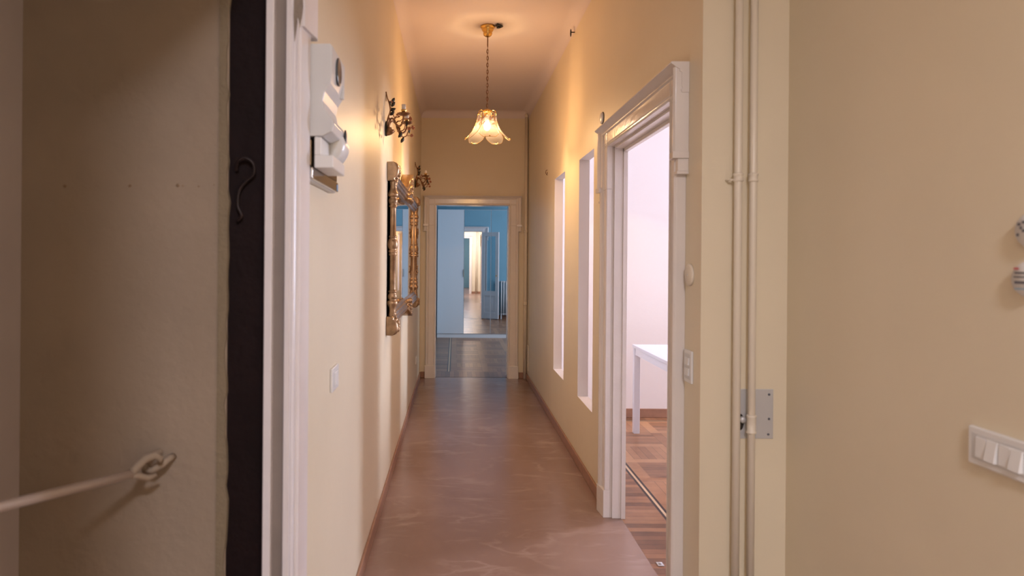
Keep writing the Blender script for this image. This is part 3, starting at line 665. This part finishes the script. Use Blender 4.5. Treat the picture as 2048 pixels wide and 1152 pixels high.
for sy in (-1, 1):
    # turned stile
    prof = []
    def P_(r_, z_): prof.append((r_, z_))
    top = [(.021, .44), (.026, .42), (.022, .39), (.024, .368), (.029, .355), (.034, .345), (.034, .332), (.029, .326), (.023, .321), (.028, .312), (.031, .30), (.027, .285), (.022, .275), (.028, .271), (.028, .263), (.021, .259), (.021, .25)]
    mid = [(.021, .085), (.027, .080), (.027, .071), (.022, .067), (.029, .055), (.033, .038), (.034, .02), (.030, .004), (.023, -.008), (.029, -.012), (.029, -.021), (.022, -.026), (.027, -.032), (.027, -.041), (.021, -.046)]
    full = top + mid + [(r_, -z_) for r_, z_ in reversed(top)]
    m = MB(); m.lathe(full, (0.033, sy * (HY - 0.045), 0), 22)
    m.box((0.002, sy * (HY - 0.03), -HZ + 0.12), (0.03, sy * (HY - 0.09), HZ - 0.12))
    so = part(m, 'stile', GOLD, gm)
    m = MB()      # carved leaf clusters climbing the stile
    for zc in ((HZ - 0.36, 0.0, -HZ + 0.36) if sy > 0 else ()):
        for q in range(10):
            m.ell((0.050 + random.uniform(0.0, 0.012), sy * (HY - 0.045) + ((-1) ** q if sy > 0 else 1) * random.uniform(0.014, 0.024), zc + (q - 4.5) * 0.009), (0.007, 0.009, 0.010), 7, 5)
    if sy > 0: part(m, 'carved_leaves', GOLD, so)
    for sz in (1, -1):
        m = MB(); yc, zc = sy * (HY - 0.045), sz * (HZ - 0.055)
        # rounded bulging corner block
        pr = [(0.0, 0.070), (0.045, 0.072), (0.066, 0.064), (0.082, 0.045), (0.090, 0.015), (0.086, -0.020), (0.072, -0.048), (0.055, -0.060), (0.060, -0.070), (0.050, -0.080), (0.0, -0.08)]
        rings = []
        for j, (yy, sc_) in enumerate(((-0.056, 0.78), (-0.048, 0.93), (-0.03, 1.0), (0.03, 1.0), (0.048, 0.93), (0.056, 0.78))):
            rings.append([(a * sc_ * 0.84 + 0.002, yc + yy, zc + sz * (b * 0.78 * (0.90 + 0.10 * sc_))) for a, b in pr])
        m.rings(rings, 0, True)
        cb = part(m, 'corner_block', GOLD, gm)
        m = MB()
        for q in range(22):
            a = 2 * PI * q / 11 + (0.28 if q >= 11 else 0); rr = 0.018 if q < 11 else 0.032
            M = Matrix.Rotation(a, 3, 'X')
            m.ell((0.066 + (0.004 if q < 11 else -0.012), yc + rr * math.cos(a) * 1.1, zc + rr * math.sin(a) * 1.1), (0.012, 0.019, 0.0085), 8, 6, rot=M)
        m.ell((0.074, yc, zc), (0.010, 0.014, 0.014))
        for q in range(9): m.ell((0.046 + 0.006 * (q % 2), yc - sy * (0.045 + 0.012 * q), zc - sz * (0.036 - 0.002 * q)), (0.013, 0.011, 0.020 - 0.0014 * q), 8, 6)
        for q in range(5): m.ell((0.046, yc - sy * 0.004 * (-1) ** q, zc - sz * (0.056 + 0.011 * q)), (0.020 - 0.002 * q, 0.018 - 0.002 * q, 0.010), 8, 6)
        part(m, 'acanthus_carving', GOLD, cb)
# crests on the middle of each rail
def crest(sz, hgt, half, name):
    m = MB(); zb = sz * (HZ - 0.075 - 0.07); zt = sz * (HZ - 0.075 + hgt)
    rows = []
    for i in range(13):
        y_ = -half + 2 * half * i / 12; k = math.cos(y_ / half * PI / 2) ** 0.5 if abs(y_) < half else 0
        top = zb + (zt - zb) * (0.45 + 0.55 * k); o_ = 0.062 + 0.024 * k
        rows.append([(0.005, y_, zb), (o_ * 0.72, y_, zb), (o_ * 0.95, y_, zb + (top - zb) * 0.3), (o_ * 0.80, y_, zb + (top - zb) * 0.55), (o_ * 0.98, y_, zb + (top - zb) * 0.62), (o_ * 0.84, y_, zb + (top - zb) * 0.70), (o_ * 1.0, y_, zb + (top - zb) * 0.78), (o_ * 0.84, y_, zb + (top - zb) * 0.87), (o_ * 1.06, y_, zb + (top - zb) * 0.94), (o_ * 0.98, y_, top), (0.005, y_, top)])
    m.rings(rows, 0, True); c = part(m, name, GOLD, gm)
    m = MB()
    for i in range(64):
        y_ = half * 0.9 * (-1 + 2 * (i % 16) / 15) + random.uniform(-0.008, 0.008); k = math.cos(y_ / half * PI / 2); f_ = (i // 16) / 3
        zz = zb + (zt - zb) * (0.02 + 0.80 * f_ * (0.45 + 0.55 * k))
        m.ell((0.050 + 0.022 * k + random.uniform(-0.002, 0.004), y_, zz), (0.015, random.uniform(0.014, 0.020), random.uniform(0.010, 0.015)), 8, 6, rot=Matrix.Rotation(random.uniform(0, PI), 3, 'X'))
    part(m, 'carving', GOLD, c)
crest(1, 0.145, 0.22, 'top_crest'); crest(-1, 0.055, 0.16, 'bottom_crest')

# ------------------------------------------------------------------ electricity meter and consumer unit on the left wall
em = empty('electricity_meter', (L, 1.98, 1.9), 'white plastic electricity meter high on the left wall by the white casing', 'electricity meter')
pr = [(0.0, 0.155), (0.078, 0.157), (0.084, 0.150), (0.083, 0.08), (0.078, 0.05), (0.064, 0.025), (0.058, 0.0), (0.064, -0.025), (0.082, -0.045), (0.090, -0.062), (0.084, -0.085), (0.060, -0.098), (0.0, -0.098)]
m = MB(); m.rings([[(a * k, yy, b) for a, b in pr] for yy, k in ((-0.105, 0.97), (-0.100, 1), (0.105, 1), (0.118, 0.94), (0.123, 0.84))], 0, False)
part(m, 'housing', GREYP, em, 0.002)
part(MB().lathe([(0, 0.0), (0.040, 0.0), (0.040, 0.004), (0.034, 0.006), (0, 0.006)], (0.0825, -0.010, 0.103), 24, axis='x'), 'display_window', DGREY, em)
part(MB().box((0.070, 0.070, 0.045), (0.087, 0.085, 0.085)), 'push_button', GREYP, em, 0.001)
part(MB().box((0.036, -0.105, -0.185), (0.088, 0.09, -0.150)).box((0.036, -0.105, -0.151), (0.055, 0.12, -0.10)).box((0.036, -0.100, -0.12), (0.045, 0.115, -0.075)), 'terminal_cover', WHITEP, em, 0.003)
m = MB(); rows = []
for i in range(11):
    t_ = i / 10; z_ = -0.04 - 0.115 * t_; o_ = 0.050 + 0.046 * math.sin(PI * (0.1 + 0.8 * t_)); 
    rows.append([(0.045, 0.02, z_), (o_ * 0.9, 0.025, z_), (o_, 0.05, z_), (o_, 0.13, z_), (o_ * 0.85, 0.16, z_), (0.045, 0.165, z_)])
m.rings(rows, 0, True); part(m, 'breaker_cover', WHITEP, em)
part(MB().ell((0.093, 0.07, -0.070), (0.005, 0.010, 0.022)), 'breaker_lever', BLACK, em)
for yy in (-0.05, 0.05): part(MB().ell((0.051, yy, -0.13), (0.002, 0.008, 0.003)), 'screw', BLACK, em)
cu = empty('consumer_unit', (L, 2.08, 1.75), 'flat breaker box with glossy smoked door below the electricity meter', 'breaker box')
part(MB().box((0.0, -0.21, -0.066), (0.022, 0.21, 0.048)), 'housing', GREYP, cu, 0.003)
part(MB().box((0.022, -0.205, -0.030), (0.028, 0.205, 0.044)), 'door', SMOKE, cu, 0.003)
part(MB().box((0.022, -0.205, -0.064), (0.032, 0.205, -0.032)), 'lower_flap', CHROME, cu, 0.003)
part(MB().box((0.032, 0.175, -0.060), (0.0328, 0.200, -0.040)), 'sticker', BLUEL, cu)

# ------------------------------------------------------------------ switch plates (local: n = out)
def plate(name, loc, axis, w, h, th, rock, label, cat, vert=False, mt=WHITEP):
    """axis: +1 plate faces +x, -1 faces -x"""
    t = empty(name, loc, label, cat); s_ = axis
    part(MB().box((0, -w / 2, -h / 2), (s_ * th, w / 2, h / 2)), 'plate', mt, t, 0.003)
    part(MB().box((0, -w / 2 + 0.012, -h / 2 + 0.014), (s_ * (th + 0.0008), w / 2 - 0.012, h / 2 - 0.014)), 'inner_frame', GREYP, t)
    for (a, b, c, d, q) in rock:
        o = part(MB().rings([[(0, a, c), (s_ * (th + 0.003 + q), a, c), (s_ * (th + 0.003), a, d), (0, a, d)], [(0, b, c), (s_ * (th + 0.003 + q), b, c), (s_ * (th + 0.003), b, d), (0, b, d)]], 0, False), 'rocker', WHITEP, t, 0.001)
    return t
plate('light_switch', (L, 2.40, 1.045), 1, 0.125, 0.082, 0.009, [(-0.034, -0.012, -0.022, 0.022, 0.002), (-0.011, 0.011, -0.022, 0.022, 0.004), (0.012, 0.034, -0.022, 0.022, 0.002)], 'small white switch plate alone on the left corridor wall', 'light switch')
plate('light_switch', (R, 2.58, 1.068), -1, 0.082, 0.122, 0.009, [(-0.021, 0.021, 0.006, 0.034, 0.003), (-0.021, 0.021, -0.034, -0.006, 0.003)], 'upright white two-rocker switch right of the big doorway casing', 'light switch')
plate('light_switch', (XH, 1.487, 1.051), -1, 0.185, 0.086, 0.012, [(0.036, 0.066, -0.023, 0.023, 0.002), (0.004, 0.034, -0.023, 0.023, 0.008), (-0.030, 0.000, -0.023, 0.023, 0.002), (-0.062, -0.032, -0.023, 0.023, 0.008)], 'wide white switch plate with four rockers low on the hall right wall', 'light switch')
plate('wall_socket', (L, 7.55, 0.34), 1, 0.12, 0.08, 0.009, [(-0.03, -0.005, -0.02, 0.02, 0.0), (0.005, 0.03, -0.02, 0.02, 0.0)], 'small white socket plate low on the left wall by the end door', 'socket')
# round cover beside the doorway
t = empty('junction_cover', (R, 2.58, 1.413), 'round blank cream cover above the upright switch beside the doorway', 'wall cover')
part(MB().lathe([(0, 0), (0.042, 0), (0.042, -0.006), (0.036, -0.010), (0, -0.011)], axis='x', k=32), 'disc', PIPE, t)
part(MB().lathe([(0, -0.010), (0.003, -0.010), (0.003, -0.0125), (0, -0.0125)], axis='x', k=10), 'screw', STEEL, t)
# two round devices at the right edge
def rdev(name, y, z, label, marks):
    t = empty(name, (XH, y, z), label, 'wall device')
    part(MB().lathe([(0, 0), (0.037, 0), (0.037, -0.012), (0.033, -0.018), (0, -0.020)], axis='x', k=36), 'disc', WHITEP, t)
    for (a, b, c, d, mt) in marks: part(MB().box((-0.0203, a, c), (-0.0198, b, d)), 'mark', mt, t)
    return t
rdev('round_sensor', 1.412, 1.537, 'round white wall device at the right edge, the upper one, with dark specks', [(0.020, 0.026, -0.012, -0.006, INK), (0.012, 0.018, 0.002, 0.008, INK), (0.016, 0.024, 0.010, 0.016, INK), (0.004, 0.012, 0.014, 0.020, INK), (0.0, 0.012, -0.004, 0.002, INK)])
o = rdev('round_sensor', 1.420, 1.435, 'lower round white wall device at the right edge, with a red and grey label', [(0.012, 0.024, 0.020, 0.024, REDM), (-0.01, 0.022, 0.011, 0.015, INK), (-0.01, 0.024, 0.003, 0.006, INK), (-0.01, 0.022, -0.010, -0.004, INK), (-0.01, 0.022, -0.022, -0.019, CYANM)])
part(MB().tube([(-0.004, 0.038, -0.01), (-0.006, 0.041, 0.0), (-0.006, 0.039, 0.008), (-0.006, 0.036, 0.02)], 0.0022, 6), 'wire', INK, o)
# small round alarm disc above the big doorway
m = MB().lathe([(0, 0), (0.034, 0), (0.034, -0.010), (0.028, -0.014), (0, -0.015)], axis='x', k=28); t = empty('alarm_disc', (R, 4.14, 2.325), 'small round white disc on the wall above the far corner of the big doorway', 'wall device'); part(m, 'disc', WHITEP, t)
part(MB().lathe([(0, 0), (0.037, 0), (0.037, -0.004), (0, -0.004)], axis='x', k=28), 'rim', RUST, t)
# little hook and a dark fixing on the right wall
m = MB().tube([(R, 6.62, 2.33), (R - 0.014, 6.62, 2.325), (R - 0.017, 6.62, 2.30), (R - 0.008, 6.62, 2.285), (R, 6.62, 2.28)], 0.0035, 6); m.ell((R - 0.002, 6.62, 2.30), (0.004, 0.010, 0.012))
tag(m.build('wall_hook', BRONZE), 'tiny dark metal hook on the right wall between slot opening and end pipe', 'hook')
m = MB().ell((R - 0.03, 5.15, 3.175), (0.006, 0.016, 0.03), 8, 6); m.tube([(R, 5.15, 3.18), (R - 0.03, 5.15, 3.18)], 0.004, 6)
tag(m.build('ceiling_fixing', BLACK), 'small black fixing where the right wall meets the ceiling', 'fixing')

# ------------------------------------------------------------------ pipes
def pipe(x, y, z0, z1, r_, label, collars, group=None):
    t = empty('heating_pipe', (x, y, z0), label, 'pipe', group)
    part(MB().tube([(0, 0, 0), (0, 0, (z1 - z0) / 2), (0, 0, z1 - z0)], r_, 16), 'pipe_run', PIPE, t)
    for cz, hh in collars:
        c = cz - z0; k = r_
        part(MB().lathe([(k, c - hh), (k * 1.32, c - hh + 0.002), (k * 1.36, c - hh + 0.007), (k * 1.18, c - hh + 0.010), (k * 1.2, c + hh - 0.010), (k * 1.36, c + hh - 0.007), (k * 1.32, c + hh - 0.002), (k, c + hh)], k=18), 'collar', PIPE, t)
    return t
pa = pipe(1.0075, YC - 0.034, 0, CZ, 0.0132, 'left one of the pair of thin cream wall pipes, with one collar only', [(1.765, 0.016)])
part(MB().tube([(0.0, 0, 1.757), (-0.026, 0.006, 1.757), (-0.03, 0.034, 1.757)], 0.004, 6), 'bracket', PIPE, pa)
pb = pipe(1.061, YC - 0.034, 0, CZ, 0.0130, 'right one of the pair of cream wall pipes, with a long coupling low down', [(1.765, 0.016), (0.886, 0.034)])
part(MB().tube([(0.0, 0.0, 1.757), (0.012, 0.034, 1.757)], 0.004, 6), 'bracket', PIPE, pb)
pc = pipe(0.862, YE - 0.034, 0, 3.19, 0.020, 'cream riser pipe standing in the corner beside the end door', [(1.80, 0.014), (0.92, 0.02)])
part(MB().tube([(0, 0, 3.19), (0, 0.004, 3.215), (0, 0.02, 3.23), (0, 0.034, 3.232)], 0.020, 14), 'elbow', PIPE, pc)
m = MB(); m.box((R - 0.006, YE - 0.20, 0.12), (R, YE - 0.04, 0.42)); tag(m.build('access_panel', PIPE, bevel=0.001), 'small cream access panel low on the right wall beside the riser pipe', 'panel')
# zinc plate behind the pipes, with a round valve stub in its cut-out
zp = empty('cover_plate', (1.082, YC, 0.916), 'grey zinc cover plate screwed to the wall behind the pair of pipes', 'metal plate')
part(MB().box((-0.0715, -0.003, -0.090), (0.0715, 0, 0.089)), 'plate', STEEL, zp, 0.001)
for a, b in ((0.056, 0.070), (0.054, -0.074), (0.056, -0.018)): part(MB().lathe([(0, 0), (0.0045, 0), (0.004, -0.002), (0, -0.0025)], (a, -0.003, b), 10, axis='y'), 'screw', INK, zp)
part(MB().ell((-0.048, -0.0035, -0.030), (0.014, 0.002, 0.030), 14, 8), 'opening', GAP, zp)
part(MB().lathe([(0, 0), (0.011, 0), (0.012, -0.012), (0.008, -0.016), (0, -0.016)], (-0.042, -0.004, -0.020), 16, axis='y'), 'valve_stub', STEEL, zp)

# ------------------------------------------------------------------ entrance: wall eye, security bar, screw holes
RY = 1.70
SH = lambda p: (p[0] - 0.052, p[1], p[2] - 0.034)
m = MB(); m.tube([SH(p) for p in [(-0.672, 1.768, 0.985), (-0.674, 1.745, 0.986), (-0.684, 1.726, 0.976), (-0.704, 1.714, 0.964), (-0.722, 1.714, 0.966), (-0.730, 1.728, 0.980), (-0.722, 1.748, 0.992), (-0.704, 1.768, 0.996)]], 0.0090, 10)
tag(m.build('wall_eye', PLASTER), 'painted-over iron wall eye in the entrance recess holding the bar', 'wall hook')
bar = empty('security_bar', (-0.76, 1.66, 0.945), 'white-painted security bar slanting across the entrance recess, hooked into the wall eye', 'security bar')
BARM = mat('bar_paint', (0.62, 0.52, 0.47), 0.4, bump=0.1)
A = Vector((-0.775, 1.640, 0.944)); B = Vector((-1.112, 0.63, 1.06))
o = bar.location
part(MB().tube([A - o, (A + B) / 2 - o, B - o], [0.0105, 0.0115, 0.0115], 12), 'rod', BARM, bar)
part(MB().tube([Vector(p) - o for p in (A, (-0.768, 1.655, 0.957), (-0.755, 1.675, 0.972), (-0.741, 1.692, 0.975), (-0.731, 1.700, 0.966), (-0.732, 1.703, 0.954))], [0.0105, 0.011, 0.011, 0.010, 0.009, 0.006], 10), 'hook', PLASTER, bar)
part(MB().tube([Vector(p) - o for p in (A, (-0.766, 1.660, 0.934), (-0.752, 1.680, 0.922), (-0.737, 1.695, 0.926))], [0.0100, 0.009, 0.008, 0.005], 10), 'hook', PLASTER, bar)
part(MB().lathe([(0, -0.004), (0.02, -0.004), (0.02, 0.004), (0, 0.004)], (B - o), 14, axis='x'), 'flange', BARM, bar)
for i, (x, z_, rr) in enumerate(((-1.010, 1.648, 0.0045), (-0.842, 1.650, 0.0045), (-0.7185, 1.652, 0.0050), (-0.705, 1.651, 0.0022), (-0.664, 1.650, 0.0025), (-0.624, 1.655, 0.002))):
    m = MB().lathe([(0, 0), (rr, 0), (rr * 0.8, -0.001), (0, -0.001)], (x, 1.765, z_), 10, axis='y')
    tag(m.build('screw_hole', STAIN), ['dark screw hole farthest left in the row on the recess plaster', 'second dark screw hole from the left on the recess plaster', 'third, largest screw hole in the row on the recess plaster', 'tiny speck hole just right of the third screw hole', 'faint speck hole between the third screw hole and the dark frame', 'faintest speck hole, nearest the dark wooden frame'][i], 'screw hole', 'screw holes in the recess plaster')

# ------------------------------------------------------------------ side room: white table, floor catch
tb = empty('white_table', (1.515, 4.62, 0), 'plain white table standing in the side room seen through the doorway', 'table')
part(MB().box((0, 0, 0.722), (0.74, 1.19, 0.747)), 'tabletop', TABLEW, tb, 0.002)
part(MB().box((0.012, 0.05, 0.665), (0.030, 1.14, 0.722)).box((0.71, 0.05, 0.665), (0.728, 1.14, 0.722)).box((0.05, 0.012, 0.665), (0.69, 0.03, 0.722)).box((0.05, 1.16, 0.665), (0.69, 1.178, 0.722)), 'apron', TABLEW, tb)
for a in (0.004, 0.686):
    for b in (0.004, 1.136): part(MB().box((a, b, 0), (a + 0.05, b + 0.05, 0.722)), 'leg', TABLEW, tb, 0.002)
m = MB().box((0.985, 3.27, 0), (1.015, 3.31, 0.004)); m.lathe([(0.0, 0.004), (0.008, 0.004), (0.007, 0.010), (0, 0.011)], (1.0, 3.29, 0), 12)
tag(m.build('floor_catch', STEEL, bevel=0.001), 'small metal door catch on the parquet just inside the doorway', 'door catch')

# ------------------------------------------------------------------ blue room: wardrobe, door leaf, radiator
WY = 12.58
wd = empty('wardrobe', (-0.325, WY, 0), 'tall wardrobe with one white door and two mirrored doors in the blue room', 'wardrobe')
part(MB().box((0.002, 0.022, 0.07), (1.50, 0.60, 2.365)), 'body', WARD, wd)
part(MB().box((0.002, 0.018, 0), (1.50, 0.60, 0.07)), 'plinth', WARD, wd)
part(MB().box((0.002, 0, 0.078), (0.487, 0.02, 2.36)), 'door', WARD, wd, 0.001)
for a, b in ((0.491, 0.985), (0.989, 1.50)):
    d_ = part(MB().box((a, 0.004, 0.078), (b, 0.02, 2.36)), 'door', WARD, wd)
    part(MB().box((a + 0.003, 0, 0.081), (b - 0.003, 0.004, 2.357)), 'mirror', MIRROR, d_)
part(MB().box((0.478, -0.012, 1.12), (0.487, 0.0, 1.26)), 'handle', CHROME, wd, 0.001)

# open glazed leaf of the end door, hinged on the right jamb
def leaf_local():
    t = empty('glazed_door_leaf', (0.668, YE + 0.155, 0.0), 'white half-glazed door leaf opened back into the blue room', 'door')
    w, h, th = 0.455, 2.10, 0.04
    m = MB(); sx = 0.085
    m.box((0, 0, 0.012), (sx, th, h)); m.box((w - sx, 0, 0.012), (w, th, h)); m.box((sx, 0, 0.012), (w - sx, th, 0.16)); m.box((sx, 0, 0.56), (w - sx, th, 0.68)); m.box((sx, 0, h - 0.10), (w - sx, th, h))
    part(m, 'frame', GLOSSW, t, 0.003)
    part(MB().box((sx, 0.012, 0.16), (w - sx, th - 0.012, 0.56)).box((sx + 0.04, 0.006, 0.20), (w - sx - 0.04, th - 0.006, 0.52)), 'lower_panel', GLOSSW, t, 0.003)
    part(MB().box((sx, 0.018, 0.68), (w - sx, 0.022, h - 0.10)), 'glass_pane', GLASS, t)
    part(MB().lathe([(0, 0), (0.006, 0), (0.006, 0.03), (0.014, 0.035), (0.014, 0.045), (0, 0.048)], (w - 0.04, th, 1.05), 14, axis='y'), 'handle', BRASS, t)
    for zz in (0.25, 1.05, 1.85): part(MB().tube([(0.0, -0.004, zz - 0.04), (0.0, -0.004, zz + 0.04)], 0.007, 8), 'hinge', GLOSSW, t)
    t.rotation_euler = (0, 0, math.radians(30)); return t
leaf_local()
rd = empty('radiator', (1.10, YE + 0.13, 0), 'white cast iron column radiator against the blue wall, seen in the wardrobe mirror', 'radiator')
for k in range(15):
    x = 0.03 + 0.058 * k; m = MB()
    for yy in (0.05, 0.09, 0.13): m.tube([(x, yy, 0.13), (x, yy, 0.55), (x, yy, 0.89)], 0.0145, 8)
    for zz in (0.12, 0.90): m.rings([[(x + 0.018 * ca, 0.09 + 0.055 * sa, zz + 0.0) for ca, sa in [(math.cos(a * PI / 6), math.sin(a * PI / 6)) for a in range(12)]] for zz in (zz - 0.022, zz + 0.022)], 0, True)
    if k in (0, 14):
        m.box((x - 0.012, 0.05, 0), (x + 0.012, 0.07, 0.12)); m.box((x - 0.012, 0.11, 0), (x + 0.012, 0.13, 0.12))
    part(m, 'column', RADW, rd)
part(MB().tube([(0.0, 0.09, 0.12), (0.87, 0.09, 0.12)], 0.016, 8).tube([(0.0, 0.09, 0.90), (0.87, 0.09, 0.90)], 0.016, 8), 'header_pipe', RADW, rd)
part(MB().tube([(0.0, 0.09, 0.90), (-0.03, 0.09, 0.90), (-0.045, 0.09, 0.93)], 0.011, 8).ell((-0.045, 0.09, 0.95), (0.018, 0.018, 0.022)), 'valve', CHROME, rd)

# pair of pipes and a casing in the hall's back wall, reflected in the wardrobe mirror
pipe(0.86, -3.166, 0, CZ, 0.0165, 'cream pipe on the hall back wall behind the viewpoint, nearer the opening', [(1.76, 0.016)])
pipe(0.92, -3.166, 0, CZ, 0.0165, 'cream pipe on the hall back wall behind the viewpoint, farther from the opening', [(1.76, 0.016)])
casing('trim_13', lambda u, z, o: (u, -3.2 + o, z), -0.32, 0.60, 2.3, None, GLOSS, w=0.09, left=False, eb=2.05)
